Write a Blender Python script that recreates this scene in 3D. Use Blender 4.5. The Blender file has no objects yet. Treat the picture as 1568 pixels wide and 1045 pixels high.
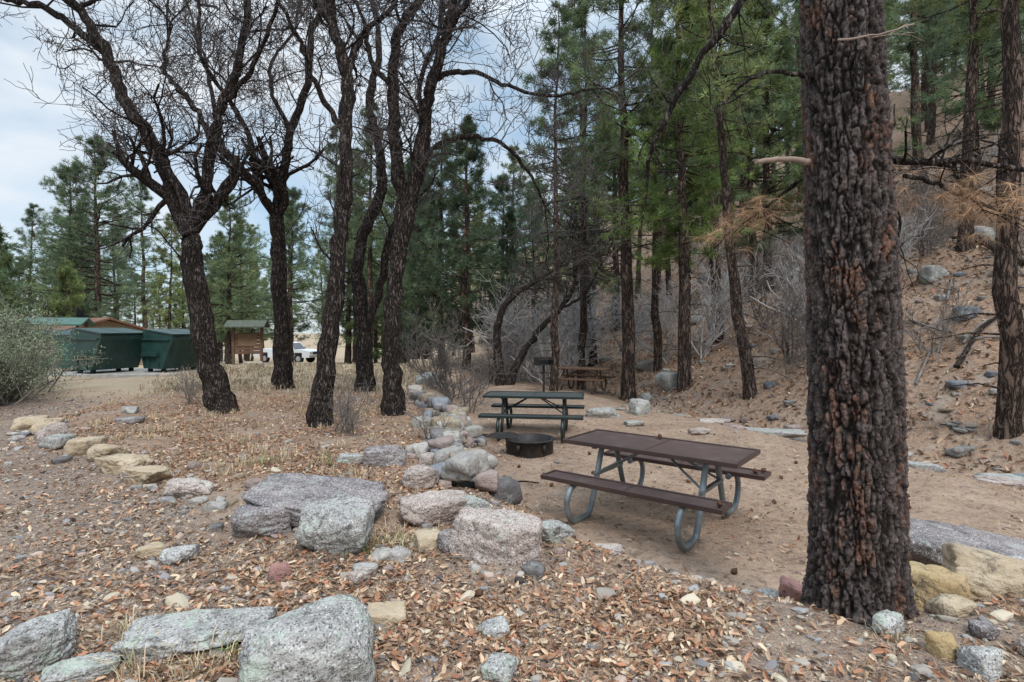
import bpy, bmesh, math, random
import numpy as np
rng=np.random.default_rng(11); random.seed(11)
R=math.radians
# ------------------------------------------------------------------ noise
def _h(i,j,k):
    n=((i*73856093)^(j*19349663)^(k*83492791))&0xffffffff
    n=((n^(n>>13))*1274126177)&0xffffffff
    n=((n^(n>>15))*2246822519)&0xffffffff
    return ((n^(n>>16))&0xffff)/65535.0
def vnoise(P):
    P=np.asarray(P,float); I=np.floor(P).astype(np.int64); F=P-I; F=F*F*(3-2*F)
    r=0
    for a in (0,1):
        for b in (0,1):
            for c in (0,1):
                w=(F[...,0] if a else 1-F[...,0])*(F[...,1] if b else 1-F[...,1])*(F[...,2] if c else 1-F[...,2])
                r=r+w*_h(I[...,0]+a,I[...,1]+b,I[...,2]+c)
    return r*2-1
def fbm(P,o=4):
    P=np.asarray(P,float); r=0;a=1;t=0
    for i in range(o):
        r=r+a*vnoise(P*(2.03**i)+17.3*i); t+=a; a*=.5
    return r/t
def voro(P):
    I=np.floor(P).astype(np.int64); f1=np.full(P.shape[0],9.); f2=f1.copy(); cid=np.zeros(P.shape[0])
    for a in (-1,0,1):
        for b in (-1,0,1):
            for c in (-1,0,1):
                J=I+np.array([a,b,c]); h=_h(J[:,0],J[:,1],J[:,2])
                q=J+np.stack([h,_h(J[:,0]+71,J[:,1],J[:,2]),_h(J[:,0],J[:,1]+37,J[:,2])],1)
                d=np.linalg.norm(P-q,axis=1); m=d<f1
                f2=np.where(m,f1,np.minimum(f2,d)); cid=np.where(m,h,cid); f1=np.where(m,d,f1)
    return f1,f2,cid
def sst(a,b,x):
    t=np.clip((x-a)/(b-a),0,1); return t*t*(3-2*t)
# ------------------------------------------------------------------ terrain
EDGE=np.array([(-1.2,45),(-1.6,20),(-2.05,12.4),(-.85,9.2),(-.75,7.2),(-.35,5.8),(.3,4.7),(.75,4.15),(1.3,3.7),(2.0,3.2),(3.4,3.7),(5,3.4),(9,2.0),(30,-5.0)])
POLY=np.vstack([EDGE,[(60,60),(-1.2,60)]])
ISL=np.array([(-7.6,9.0),(-5.85,7.3),(-4.9,6.8),(-3.8,5.85),(-3.04,5.35),(-1.95,4.5),(-1.26,4.3),(-.6,4.4),(-.5,6),(-.9,7.2),(-1.0,9.2),(-2.2,12.4),(-3,18),(-7,18),(-9,13)])
def inpoly(x,y,poly):
    c=np.zeros(x.shape,bool); n=len(poly)
    for i in range(n):
        x1,y1=poly[i];x2,y2=poly[(i+1)%n]
        if y1==y2: continue
        c^=((y1>y)!=(y2>y))&(x<(x2-x1)*(y-y1)/(y2-y1)+x1)
    return c
def dpoly(x,y,pl,closed=False):
    d=np.full(x.shape,1e9); n=len(pl)
    for i in range(n if closed else n-1):
        a=pl[i];b=pl[(i+1)%n]; ab=b-a; t=np.clip(((x-a[0])*ab[0]+(y-a[1])*ab[1])/(ab@ab),0,1)
        d=np.minimum(d,np.hypot(x-a[0]-t*ab[0],y-a[1]-t*ab[1]))
    return d
def sd_pad(x,y):
    return dpoly(x,y,EDGE)*np.where(inpoly(x,y,POLY),1,-1)
def sd_isl(x,y):
    return dpoly(x,y,ISL,True)*np.where(inpoly(x,y,ISL),1,-1)
def hill_s(x,y):
    return (x-11)*.957+y*.287+1.3*vnoise(np.stack([x*.13,y*.13,x*0+3.],-1))
def gh(x,y,fine=True):
    x=np.atleast_1d(np.asarray(x,float)); y=np.atleast_1d(np.asarray(y,float))
    z=.4*(1-sst(-.25,.65,sd_pad(x,y)))
    z=z+.08*sst(-.1,.6,sd_isl(x,y))
    s=hill_s(x,y)
    z=z-.35*np.exp(-((s+1.1)/.9)**2)*sst(4,7,y)
    sp=np.where(s>20,s,np.log1p(np.exp(np.clip(s*1.6,-30,40)))/1.6)
    hz=.54*sp; hz=np.where(hz>26,26+(hz-26)*.2,hz)
    z=z+hz*(1+.1*vnoise(np.stack([x*.2,y*.2,x*0+8.],-1)))
    z=z-.056*np.clip(y-22,0,70)*(1-sst(-8,0,x))
    q=np.stack([x,y,x*0],-1)
    z=z+.05*vnoise(q*.7)*sst(2,6,np.hypot(x,y))
    if fine: z=z+.022*fbm(q*3.1,3)+sst(0,3,s)*(.22*fbm(q*1.6+9,4)+.5*np.abs(fbm(q*.5+4,3)))
    return z
def g1(x,y): return float(gh(x,y)[0])
# ------------------------------------------------------------------ geometry accumulator
class Geo:
    def __init__(s): s.V=[];s.Q=[];s.T=[];s.qm=[];s.tm=[];s.C=[];s.n=0
    def add(s,V,Q=None,T=None,m=0,c=None):
        V=np.asarray(V,float).reshape(-1,3); s.V.append(V)
        if c is None: c=np.ones((len(V),3))
        c=np.asarray(c,float)
        if c.ndim==1: c=np.tile(c,(len(V),1))
        s.C.append(c)
        if Q is not None and len(Q):
            Q=np.asarray(Q,np.int64); s.Q.append(Q+s.n); s.qm.append(np.full(len(Q),m))
        if T is not None and len(T):
            T=np.asarray(T,np.int64); s.T.append(T+s.n); s.tm.append(np.full(len(T),m))
        s.n+=len(V)
    def mesh(s,name,mats,smooth=True):
        V=np.vstack(s.V);C=np.vstack(s.C)
        Q=np.vstack(s.Q) if s.Q else np.zeros((0,4),np.int64); T=np.vstack(s.T) if s.T else np.zeros((0,3),np.int64)
        me=bpy.data.meshes.new(name); me.vertices.add(len(V)); me.vertices.foreach_set('co',V.astype(np.float32).ravel())
        li=np.concatenate([Q.ravel(),T.ravel()]); me.loops.add(len(li)); me.loops.foreach_set('vertex_index',li.astype(np.int32))
        ls=np.concatenate([np.arange(len(Q))*4,len(Q)*4+np.arange(len(T))*3]); me.polygons.add(len(ls))
        me.polygons.foreach_set('loop_start',ls.astype(np.int32))
        mi=np.concatenate(s.qm+s.tm) if (s.qm or s.tm) else np.zeros(0)
        for m in mats: me.materials.append(m)
        me.polygons.foreach_set('material_index',mi.astype(np.int32))
        me.polygons.foreach_set('use_smooth',np.full(len(ls),smooth))
        me.update(calc_edges=True)
        ca=me.color_attributes.new('col','FLOAT_COLOR','POINT')
        ca.data.foreach_set('color',np.hstack([C,np.ones((len(C),1))]).astype(np.float32).ravel())
        return me
    def obj(s,name,mats,smooth=True,loc=(0,0,0),rz=0,bevel=0):
        return place(name,s.mesh(name,mats,smooth),loc,rz,bevel)
def place(name,me,loc=(0,0,0),rz=0,bevel=0,parent=None,sc=1,tilt=(0,0)):
    o=bpy.data.objects.new(name,me); bpy.context.scene.collection.objects.link(o)
    o.location=loc; o.rotation_euler=(tilt[0],tilt[1],rz); o.scale=(sc,sc,sc) if not hasattr(sc,'__len__') else sc
    if bevel:
        b=o.modifiers.new('bev','BEVEL'); b.width=bevel; b.segments=2; b.limit_method='ANGLE'
    if parent: o.parent=parent
    return o
def tubes(g,pl,sides,m=0,c=None,rough=0,cap=False):
    groups={}
    for p,r in pl: groups.setdefault(len(p),[]).append((p,r))
    for n,L in groups.items():
        P=np.array([a[0] for a in L],float); Rr=np.array([a[1] for a in L],float); B=len(L)
        T=np.gradient(P,axis=1); T/=np.linalg.norm(T,axis=2,keepdims=True)+1e-9
        m0=T.mean(1); ax=np.argmin(np.abs(m0),axis=1); ref=np.eye(3)[ax][:,None,:]
        U=np.cross(T,np.broadcast_to(ref,T.shape)); U/=np.linalg.norm(U,axis=2,keepdims=True)+1e-9
        W=np.cross(T,U); a=np.arange(sides)*2*np.pi/sides
        D=U[:,:,None,:]*np.cos(a)[None,None,:,None]+W[:,:,None,:]*np.sin(a)[None,None,:,None]
        rr=Rr[:,:,None,None]
        X=P[:,:,None,:]+D*rr
        if rough:
            X=X+D*rr*rough*fbm(X*np.array([9,9,4.])+P[:,:1,None,:],3)[...,None]*2
        X=X.reshape(-1,3)
        b=np.arange(B)[:,None,None]*n*sides; i=np.arange(n-1)[None,:,None]*sides; j=np.arange(sides)[None,None,:]; j2=(j+1)%sides
        Q=np.stack([b+i+j,b+i+j2,b+i+sides+j2,b+i+sides+j],-1).reshape(-1,4)
        g.add(X,Q=Q,m=m,c=c)
        if cap and sides>2:
            for bb in range(B):
                for k in (0,n-1):
                    st=bb*n*sides+k*sides; ring=X[st:st+sides]
                    g.add(np.vstack([ring,ring.mean(0)]),T=[(q,(q+1)%sides,sides) if k else ((q+1)%sides,q,sides) for q in range(sides)],m=m,c=c)
def smooth_path(p,per=5):
    p=np.asarray(p,float); q=np.vstack([2*p[0]-p[1],p,2*p[-1]-p[-2]]); out=[]
    for i in range(1,len(q)-2):
        for t in np.arange(per)/per:
            out.append(.5*((2*q[i])+(-q[i-1]+q[i+1])*t+(2*q[i-1]-5*q[i]+4*q[i+1]-q[i+2])*t*t+(-q[i-1]+3*q[i]-3*q[i+1]+q[i+2])*t**3))
    out.append(q[-2]); return np.array(out)
def box(g,cx,cy,cz,sx,sy,sz,m=0,c=None,rot=0):
    v=np.array([(x,y,z) for x in(-.5,.5) for y in(-.5,.5) for z in(-.5,.5)])*[sx,sy,sz]
    if rot: 
        cs,sn=math.cos(rot),math.sin(rot); v=np.stack([v[:,0]*cs-v[:,1]*sn,v[:,0]*sn+v[:,1]*cs,v[:,2]],1)
    g.add(v+[cx,cy,cz],Q=[(0,1,3,2),(4,6,7,5),(0,4,5,1),(2,3,7,6),(0,2,6,4),(1,5,7,3)],m=m,c=c)
def prism(g,prof,axis,a,b,m=0,c=None):
    prof=list(prof); n=len(prof); V=[]
    for t in (a,b):
        for u,w in prof: V.append((t,u,w) if axis=='x' else (u,t,w))
    ctr=np.mean(np.array(prof),0)
    Q=[(i,(i+1)%n,n+(i+1)%n,n+i) for i in range(n)]
    if axis=='y': Q=[q[::-1] for q in Q]
    g.add(V,Q=Q,m=m,c=c)
    for t,fl in ((a,1),(b,0)):
        vv=[(t,u,w) if axis=='x' else (u,t,w) for u,w in prof]+[(t,ctr[0],ctr[1]) if axis=='x' else (ctr[0],t,ctr[1])]
        f=[(i,(i+1)%n,n) for i in range(n)]
        if fl: f=[k[::-1] for k in f]
        g.add(vv,T=f,m=m,c=c)
# ------------------------------------------------------------------ materials
class M:
    def __init__(s,name,rough=.9,spec=.2):
        s.m=bpy.data.materials.new(name); s.m.use_nodes=True; s.nt=s.m.node_tree; s.b=s.nt.nodes['Principled BSDF']
        s.b.inputs['Roughness'].default_value=rough; s.b.inputs['Specular IOR Level'].default_value=spec
        s.tc=s.nt.nodes.new('ShaderNodeTexCoord')
    def n(s,t,**k):
        nd=s.nt.nodes.new(t)
        for a,b in k.items(): setattr(nd,a,b)
        return nd
    def l(s,a,b): s.nt.links.new(a,b)
    def co(s,scale=(1,1,1),rnd=False):
        mp=s.n('ShaderNodeMapping'); mp.inputs['Scale'].default_value=scale; s.l(s.tc.outputs['Object'],mp.inputs[0])
        if rnd:
            oi=s.n('ShaderNodeObjectInfo'); mu=s.n('ShaderNodeMath',operation='MULTIPLY'); mu.inputs[1].default_value=50; s.l(oi.outputs['Random'],mu.inputs[0]); s.l(mu.outputs[0],mp.inputs['Location'])
        return mp.outputs[0]
    def noise(s,co,scale,det=3,rough=.6,dist=0):
        t=s.n('ShaderNodeTexNoise'); s.l(co,t.inputs['Vector']); t.inputs['Scale'].default_value=scale; t.inputs['Detail'].default_value=det; t.inputs['Roughness'].default_value=rough; t.inputs['Distortion'].default_value=dist
        return t.outputs['Fac']
    def vor(s,co,scale,feat='F1'):
        t=s.n('ShaderNodeTexVoronoi'); t.feature=feat; s.l(co,t.inputs['Vector']); t.inputs['Scale'].default_value=scale; return t
    def ramp(s,f,st):
        r=s.n('ShaderNodeValToRGB'); e=r.color_ramp.elements
        while len(e)<len(st): e.new(.5)
        for k,(p,c) in enumerate(st):
            e[k].position=p; e[k].color=(c,c,c,1) if not hasattr(c,'__len__') else (*c,1)
        s.l(f,r.inputs[0]); return r.outputs[0]
    def mix(s,f,a,b,mode='MIX'):
        x=s.n('ShaderNodeMix',data_type='RGBA',blend_type=mode)
        for v,i in ((f,0),(a,6),(b,7)):
            if hasattr(v,'links') : s.l(v,x.inputs[i])
            elif hasattr(v,'__len__'): x.inputs[i].default_value=(*v,1)
            else: x.inputs[i].default_value=v
        return x.outputs[2]
    def attr(s,name='col'):
        a=s.n('ShaderNodeAttribute'); a.attribute_name=name; return a.outputs['Color']
    def color(s,c): s.l(c,s.b.inputs['Base Color'])
    def bump(s,f,dist=.01,st=1,prev=None):
        b=s.n('ShaderNodeBump'); b.inputs['Distance'].default_value=dist; b.inputs['Strength'].default_value=st; s.l(f,b.inputs['Height'])
        if prev: s.l(prev,b.inputs['Normal'])
        s.l(b.outputs[0],s.b.inputs['Normal']); return b.outputs[0]
def simple(name,c,rough=.6,spec=.4,metal=0,var=.15,sc=6,dirt=None,bump=False):
    k=M(name,rough,spec); co=k.co(); f=k.noise(co,sc,2)
    k.b.inputs['Metallic'].default_value=metal
    c=np.array(c); col=k.ramp(f,[(.3,tuple(c*(1-var))),(.7,tuple(c*(1+var)))])
    if dirt: col=k.mix(k.ramp(k.noise(co,sc*.6,4,.7),[(.52,0.),(.7,.8)]),col,dirt)
    k.color(col)
    if bump: k.bump(k.noise(co,sc*20,1),.002,.3)
    return k.m
def attr_mat(name,rough=.9,spec=.15,trans=0,tint=None,rnd=False):
    k=M(name,rough,spec); c=k.attr()
    if tint: c=k.mix(1.,c,tint,'MULTIPLY')
    if rnd:
        oi=k.n('ShaderNodeObjectInfo'); c=k.mix(1.,c,k.ramp(oi.outputs['Random'],[(0,(.78,.84,.95)),(.5,(1,1,1)),(1,(1.3,1.15,.85))]),'MULTIPLY')
    k.color(c)
    if trans:
        t=k.n('ShaderNodeBsdfTranslucent'); k.l(c,t.inputs[0]); mx=k.n('ShaderNodeMixShader'); mx.inputs[0].default_value=trans
        k.l(k.b.outputs[0],mx.inputs[1]); k.l(t.outputs[0],mx.inputs[2]); k.l(mx.outputs[0],k.nt.nodes['Material Output'].inputs[0])
    return k.m
def rock_mat(name,a,b,lich=(.45,.47,.38),la=.5,attrib=False,speck=True):
    k=M(name,.88,.2); co=k.co(rnd=not attrib)
    n0=k.noise(co,3.5,3,.65); n2=k.noise(co,9,4,.75)
    base=k.ramp(n0,[(.3,a),(.68,b)])
    if attrib: base=k.mix(1.,k.ramp(n2,[(.3,.6),(.7,1.25)]),k.attr(),'MULTIPLY')
    if speck:
        v=k.vor(co,125); base=k.mix(k.ramp(v.outputs['Color'],[(.12,.8),(.38,0.)]),base,(.05,.045,.045))
        base=k.mix(k.ramp(v.outputs['Color'],[(.66,0.),(.88,.55)]),base,(.68,.63,.58))
    base=k.mix(k.ramp(k.noise(co,5,5,.8),[(.54,0.),(.60,la)]),base,lich)
    base=k.mix(k.ramp(n2,[(.55,0.),(.66,.7)]),base,(.06,.052,.045))
    k.color(base)
    k.bump(n2,.04,1.); return k.m
def bark_mat(name,dark,light,red,sc=(16,16,3.2),dist=.03):
    k=M(name,.95,.1); co=k.co(sc); f=k.noise(co,1.,3,.7,.6)
    m=k.n('ShaderNodeMath',operation='SUBTRACT'); m.inputs[1].default_value=.5; k.l(f,m.inputs[0]); m2=k.n('ShaderNodeMath',operation='ABSOLUTE'); k.l(m.outputs[0],m2.inputs[0]); h=m2.outputs[0]
    c=k.ramp(h,[(.01,dark),(.10,light),(.25,red)])
    k.color(c); k.bump(k.ramp(h,[(0,0.),(.11,1.)]),dist,1); return k.m

m_oak=bark_mat('oak_bark',(.018,.014,.012),(.095,.074,.064),(.16,.13,.11),(26,26,6),.03)
m_pine=bark_mat('pine_bark',(.025,.018,.014),(.14,.10,.08),(.22,.145,.10),(13,13,3),.03)
m_otw=simple('oak_twig',(.095,.08,.075),.9,.1,0,.25,4)
m_twig=simple('bare_twig',(.17,.145,.13),.9,.1,0,.3,8)
m_need=attr_mat('pine_needles',.6,.25,.35,None,True)
m_leaf=attr_mat('dry_leaf',.8,.2)
m_col=attr_mat('tinted_litter',.9,.15)
m_steel=simple('galvanized_steel',(.19,.215,.22),.45,.5,.45,.25,9)
def mesh_metal(name,c,hole,scale):
    k=M(name,.5,.4); co=k.co((1,1,1)); 
    v=k.vor(co,scale); v.inputs['Randomness'].default_value=0
    cc=k.mix(k.ramp(v.outputs['Distance'],[(.28,1.),(.36,0.)]),c,hole)
    cc=k.mix(k.ramp(k.noise(co,5,5,.7),[(.5,0.),(.72,.5)]),cc,(.16,.12,.10)); k.color(cc); return k.m
m_btop=mesh_metal('brown_coated_mesh',(.085,.052,.045),(.03,.018,.016),42)
m_bedge=simple('brown_coating',(.06,.034,.028),.4,.5)
m_gtop=mesh_metal('green_coated_mesh',(.04,.05,.047),(.015,.02,.019),42)
m_gedge=simple('dark_green_coating',(.018,.026,.025),.4,.4)
m_black=simple('blackened_steel',(.03,.028,.027),.6,.4,.3,.4,12,(.09,.05,.03))
m_wood=simple('weathered_wood',(.13,.075,.05),.85,.2,0,.3,14)

# ground material
k=M('forest_floor',.95,.1); co=k.co(); z=k.attr('col'); sx=k.n('ShaderNodeSeparateColor'); k.l(z,sx.inputs[0])
nA=k.noise(co,1.7,4,.75); nB=k.noise(co,48,2,.8); nC=k.noise(co,10,4,.8)
dirt=k.ramp(nA,[(.3,(.19,.138,.105)),(.5,(.315,.225,.165)),(.7,(.43,.32,.24))])
dirt=k.mix(k.ramp(nB,[(.45,.0),(.62,.8)]),dirt,(.41,.275,.18))
dirt=k.mix(k.ramp(nC,[(.52,.0),(.62,.75)]),dirt,(.16,.115,.09))
vg=k.vor(co,95); grav=k.ramp(vg.outputs['Color'],[(.1,(.065,.055,.05)),(.5,(.18,.15,.13)),(.75,(.28,.235,.195)),(.95,(.46,.38,.30))])
grav=k.mix(k.ramp(nC,[(.42,0.),(.57,.7)]),grav,(.20,.14,.105))
lit=k.ramp(vg.outputs['Color'],[(.1,(.12,.075,.055)),(.4,(.26,.155,.10)),(.7,(.40,.26,.165)),(.95,(.54,.39,.26))])
lit=k.mix(k.ramp(nC,[(.45,0.),(.6,.8)]),lit,(.14,.10,.08))
lit=k.mix(k.ramp(nA,[(.5,0.),(.62,.6)]),lit,(.29,.245,.205))
c=k.mix(sx.outputs[0],dirt,grav); c=k.mix(sx.outputs[1],c,lit)
c=k.mix(sx.outputs[2],c,k.ramp(nC,[(.3,(.31,.24,.15)),(.7,(.46,.37,.25))]))
k.color(c)
k.bump(nC,.05,1.)
m_ground=k.m
# ------------------------------------------------------------------ ground
NX,NY=560,640
u=np.linspace(-1,1,NX); v=np.linspace(-.30,1,NY)
gx=2.2*np.sinh(u*6.0)/1.0; gy=3.5+2.2*np.sinh(v*6.0)
X,Y=np.meshgrid(gx,gy); xf=X.ravel(); yf=Y.ravel(); Z=gh(xf,yf)
q3=np.stack([xf,yf,xf*0],1)
near=1-sst(10,20,np.hypot(xf,yf)); Z=Z+near*(.010*fbm(q3*14,3))
sp=sd_pad(xf,yf); si=sd_isl(xf,yf); hs=hill_s(xf,yf); nz=fbm(q3*1.3,4)
front=(1-sst(-.2,.3,sp+nz*.4))
grav=front*(1-sst(-.3,.4,si+nz*.5))*(1-sst(11,15,yf))*(.75+.6*nz)
lit=np.maximum(sst(-.2,.5,si+nz*.6)*(.85+.3*nz), sst(-1.5,.5,hs+nz)*sst(4,6,yf)*.95)
lit=np.maximum(lit, front*np.exp(-((xf+.1)/1.6)**2)*.85*(1-sst(4.5,6,yf)))
lit=np.maximum(lit, np.clip(.9*nz-.05,0,.8))
grass=(1-sst(-4,-1,xf))*sst(11,15,yf)*np.clip(.6+.8*nz,0,1)
C=np.stack([np.clip(grav,0,1),np.clip(lit,0,1),np.clip(grass,0,1)],1)
ii,jj=np.meshgrid(np.arange(NY-1),np.arange(NX-1),indexing='ij'); b=(ii*NX+jj).ravel()
g=Geo(); g.add(np.stack([xf,yf,Z],1),Q=np.stack([b,b+1,b+NX+1,b+NX],1),c=C); g.obj('ground',[m_ground])
# ------------------------------------------------------------------ rocks
_ico={}
def ico(s):
    if s not in _ico:
        bm=bmesh.new(); bmesh.ops.create_icosphere(bm,subdivisions=s,radius=1)
        _ico[s]=(np.array([v.co[:] for v in bm.verts]),np.array([[v.index for v in f.verts] for f in bm.faces])); bm.free()
    return _ico[s]
def rock(seed,size,sub=4,npl=13,p=16,rough=1,topflat=False):
    r=np.random.default_rng(seed); D,F=ico(sub); nr=r.normal(size=(npl,3)); nr/=np.linalg.norm(nr,axis=1,keepdims=True)
    nr=np.vstack([nr,[[0,0,1],[0,0,-1],[1,0,0],[-1,0,0],[0,1,0],[0,-1,0]]]); d=r.uniform(.68,1.0,len(nr)); 
    if topflat: d[npl]=.6
    s=(np.clip(D@nr.T,0,None)/d)**p; rad=s.sum(1)**(-1/p)
    if sub>2:
        rad=rad*(1+rough*(.12*fbm(D*1.7+seed*3.1,4)+.05*fbm(D*6+seed,4)))
        f1,f2,cc=voro(D*2.0+seed*1.7); rad*=1-rough*.07*(1-sst(0,.10,f2-f1))
    return D*rad[:,None]*np.array(size)/2*1.08,F
def boulder(name,x,y,w,d,h,mat,seed,rz=0,sink=.25,tf=False,tilt=(0,0),sub=5,p=16):
    V,F=rock(seed,(w,d,h*(1+sink)),sub,12 if p<15 else 9,p,1,tf); g=Geo(); g.add(V,T=F)
    o=g.obj(name,[mat],True,(x,y,g1(x,y)+h*.5-h*sink*.5),rz); o.rotation_euler=(tilt[0],tilt[1],rz); return o
r_grey=rock_mat('granite_grey',(.24,.225,.21),(.42,.40,.365),(.38,.43,.34),.6)
r_pink=rock_mat('granite_pink',(.31,.235,.20),(.48,.39,.335),(.49,.47,.41),.5)
r_dark=rock_mat('granite_dark',(.13,.115,.118),(.29,.245,.23),(.36,.36,.33),.6)
r_tan=rock_mat('sandstone_tan',(.34,.25,.16),(.50,.40,.28),(.3,.26,.2),.4,speck=False)
r_yel=rock_mat('sandstone_yellow',(.33,.22,.10),(.46,.34,.19),(.25,.2,.14),.4,speck=False)
r_red=rock_mat('sandstone_red',(.24,.12,.10),(.35,.19,.16),(.3,.25,.22),.3,speck=False)
r_att=rock_mat('mixed_stone',(.3,.3,.3),(.4,.4,.4),(.4,.4,.36),.35,attrib=True,speck=False)
BL=[ # x,y,w,d,h,mat,rz,topflat,tilt
(-1.66,4.72,1.35,.66,.27,r_dark,-.12,True,(.12,.05)),(-1.95,4.45,.5,.35,.2,r_dark,.3,False,(0,0)),
(-1.28,4.18,.64,.52,.37,r_grey,.1,2,(0,0)),
(-.09,4.08,.68,.45,.33,r_pink,-.08,True,(0,.06)),
(-.68,4.7,.60,.42,.22,r_pink,.2,False,(0,0)),
(-.35,4.75,.34,.3,.22,r_grey,.6,False,(0,0)),
(-.62,4.2,.24,.2,.14,r_tan,.4,True,(0,0)),(-.42,4.12,.2,.17,.16,r_dark,.9,False,(0,0)),
(.32,4.35,.32,.24,.14,r_grey,.4,False,(0,0)),(.78,4.75,.40,.24,.12,r_pink,-.1,True,(0,0)),
(-1.38,6.2,.5,.35,.22,r_dark,.1,False,(.1,0)),(-1.80,6.3,.3,.25,.12,r_grey,.2,True,(0,0)),
(-.9,5.5,.42,.34,.2,r_pink,.3,False,(0,0)),(-.98,6.9,.35,.3,.16,r_grey,1.,False,(0,0)),(-.9,6.2,.26,.24,.16,r_pink,1.,False,(0,0)),
(-.88,2.60,.62,.55,.36,r_grey,.3,2,(0,0)),
(-1.62,2.9,.70,.36,.12,r_grey,.15,True,(0,0)),(-2.28,2.68,.42,.38,.18,r_grey,.5,2,(0,0)),(-1.98,2.6,.32,.2,.08,r_grey,.5,True,(0,0)),
(-2.47,3.9,.22,.15,.08,r_tan,.3,False,(0,0)),(-2.27,3.85,.2,.18,.09,r_grey,1.3,False,(0,0)),
(-.7,3.1,.24,.18,.09,r_tan,.2,False,(0,0)),(-.09,2.98,.18,.14,.07,r_grey,.4,True,(0,0)),(-.05,2.62,.2,.16,.07,r_grey,1.2,False,(0,0)),
(-.95,3.6,.18,.12,.08,r_pink,.8,False,(0,0)),(-1.5,3.65,.16,.12,.09,r_red,.9,False,(.3,.3)),
(2.04,4.05,.26,.17,.2,r_red,-.3,False,(.2,.2)),(1.88,4.15,.22,.17,.10,r_grey,.2,False,(0,0)),
(3.75,4.5,1.7,1.0,.36,r_dark,-.35,True,(.05,.2)),
(2.66,3.55,.46,.32,.28,r_yel,-.2,True,(0,.1)),(3.05,3.62,.5,.4,.26,r_tan,-.5,False,(0,.15)),(3.4,3.75,.45,.4,.22,r_grey,.3,False,(0,0)),
(2.5,3.22,.24,.18,.10,r_tan,.2,True,(0,0)),(1.98,3.0,.18,.13,.09,r_grey,.5,False,(0,0)),(2.12,2.78,.15,.12,.11,r_yel,.4,False,(0,0)),(2.2,2.66,.22,.18,.11,r_grey,.9,False,(0,0)),
(2.6,2.75,.26,.2,.13,r_pink,.2,False,(0,0)),(2.45,2.95,.14,.12,.07,r_dark,.2,False,(0,0)),(2.85,3.05,.18,.13,.08,r_grey,.8,False,(0,0)),
(-7.6,9.0,.5,.36,.2,r_tan,.5,False,(0,0)),(-6.95,8.5,.45,.36,.22,r_tan,.2,False,(0,0)),(-6.4,7.9,.45,.36,.22,r_pink,.9,False,(0,0)),
(-5.85,7.3,.38,.3,.16,r_grey,.1,False,(0,0)),(-5.3,7.05,.48,.34,.22,r_tan,.2,True,(0,0)),(-4.85,6.75,.46,.34,.2,r_tan,-.2,2,(0,0)),
(-4.2,6.2,.6,.4,.2,r_tan,-.35,True,(0,0)),(-3.72,5.8,.52,.34,.17,r_tan,-.2,True,(0,0)),(-3.05,5.35,.42,.3,.15,r_pink,.2,False,(0,0)),
(-6.0,8.9,.5,.25,.12,r_dark,.5,True,(0,0)),(-6.6,9.8,.3,.25,.12,r_grey,.3,False,(0,0)),(-5.2,10.3,.3,.2,.12,r_grey,.3,False,(0,0)),
(1.95,12.6,.75,.5,.22,r_grey,.1,True,(0,0)),(2.9,12.9,.6,.5,.36,r_grey,.4,False,(0,0)),(2.5,11.6,.4,.3,.10,r_grey,.2,True,(0,0)),(3.5,10.6,.4,.3,.12,r_pink,.2,True,(0,0)),
(5.1,11.3,1.4,.5,.14,r_grey,-.3,True,(0,0)),(4.3,12.1,.7,.4,.12,r_pink,-.2,True,(0,0)),(5.9,10.4,.45,.35,.18,r_pink,.3,False,(0,0)),
(7.3,8.2,.9,.5,.13,r_grey,-.4,True,(0,0)),(6.6,7.6,.8,.4,.12,r_pink,-.4,True,(0,0)),(7.9,7.6,.9,.6,.18,r_grey,-.4,True,(0,0)),(6.1,8.6,.7,.35,.12,r_grey,-.5,True,(0,0)),
(4.8,17.2,.9,.7,.5,r_grey,.2,False,(0,0)),(4.0,17.0,.4,.4,.25,r_grey,.2,False,(0,0)),(-3.1,19.0,.8,.6,.5,r_tan,.2,False,(0,0)),(-9.2,20.5,.6,.5,.35,r_tan,.2,False,(0,0)),
(-7.8,19.5,.6,.5,.3,r_tan,.2,False,(0,0)),(-2.4,16.0,.7,.5,.35,r_grey,.2,False,(0,0)),(11.5,15.5,.9,.7,.4,r_grey,.2,False,(0,0)),(14.5,17.5,1.1,.8,.5,r_grey,.2,False,(0,0)),
]
for i,(x,y,w,d,h,mt,rz,tf,tl) in enumerate(BL):
    boulder('boulder' if w>.3 else 'stone',x,y,w,d,h,mt,i+3,rz,.3,tf is True,tl,5 if (y<7 and w>.3) else 4,10 if tf==2 and tf is not True else (30 if tf is True else 18))
SC=np.array([(.36,.33,.30),(.42,.38,.34),(.24,.25,.27),(.40,.30,.26),(.44,.40,.35),(.36,.28,.19),(.2,.18,.17),(.32,.24,.21)])
def stones_along(name,path,n,spread,smin,smax,layers=1,lh=.1,fl=1.0,dk=1.0):
    g=Geo(); P=smooth_path(path,8); 
    for i in range(n):
        t=rng.uniform(0,len(P)-1.001); k=int(t); c=P[k]*(1-t+k)+P[k+1]*(t-k); L=rng.integers(0,layers); o=rng.normal(0,spread*(1-.25*L),2); s=smin+(smax-smin)*rng.random()**1.6
        V,F=rock(int(rng.integers(1e6)),(s,s*rng.uniform(.55,1),s*rng.uniform(.4,.75)*fl),3,7,22); a=rng.uniform(0,6.28); cs,sn=math.cos(a),math.sin(a)
        V=np.stack([V[:,0]*cs-V[:,1]*sn,V[:,0]*sn+V[:,1]*cs,V[:,2]],1)
        x,y=c[0]+o[0],c[1]+o[1]; zz=float(gh(x,y)[0])+s*.1*fl+L*lh
        g.add(V+[x,y,zz],T=F,c=SC[rng.integers(len(SC))]*rng.uniform(.7,1.1)*dk)
    return g.obj(name,[r_att])
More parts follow.
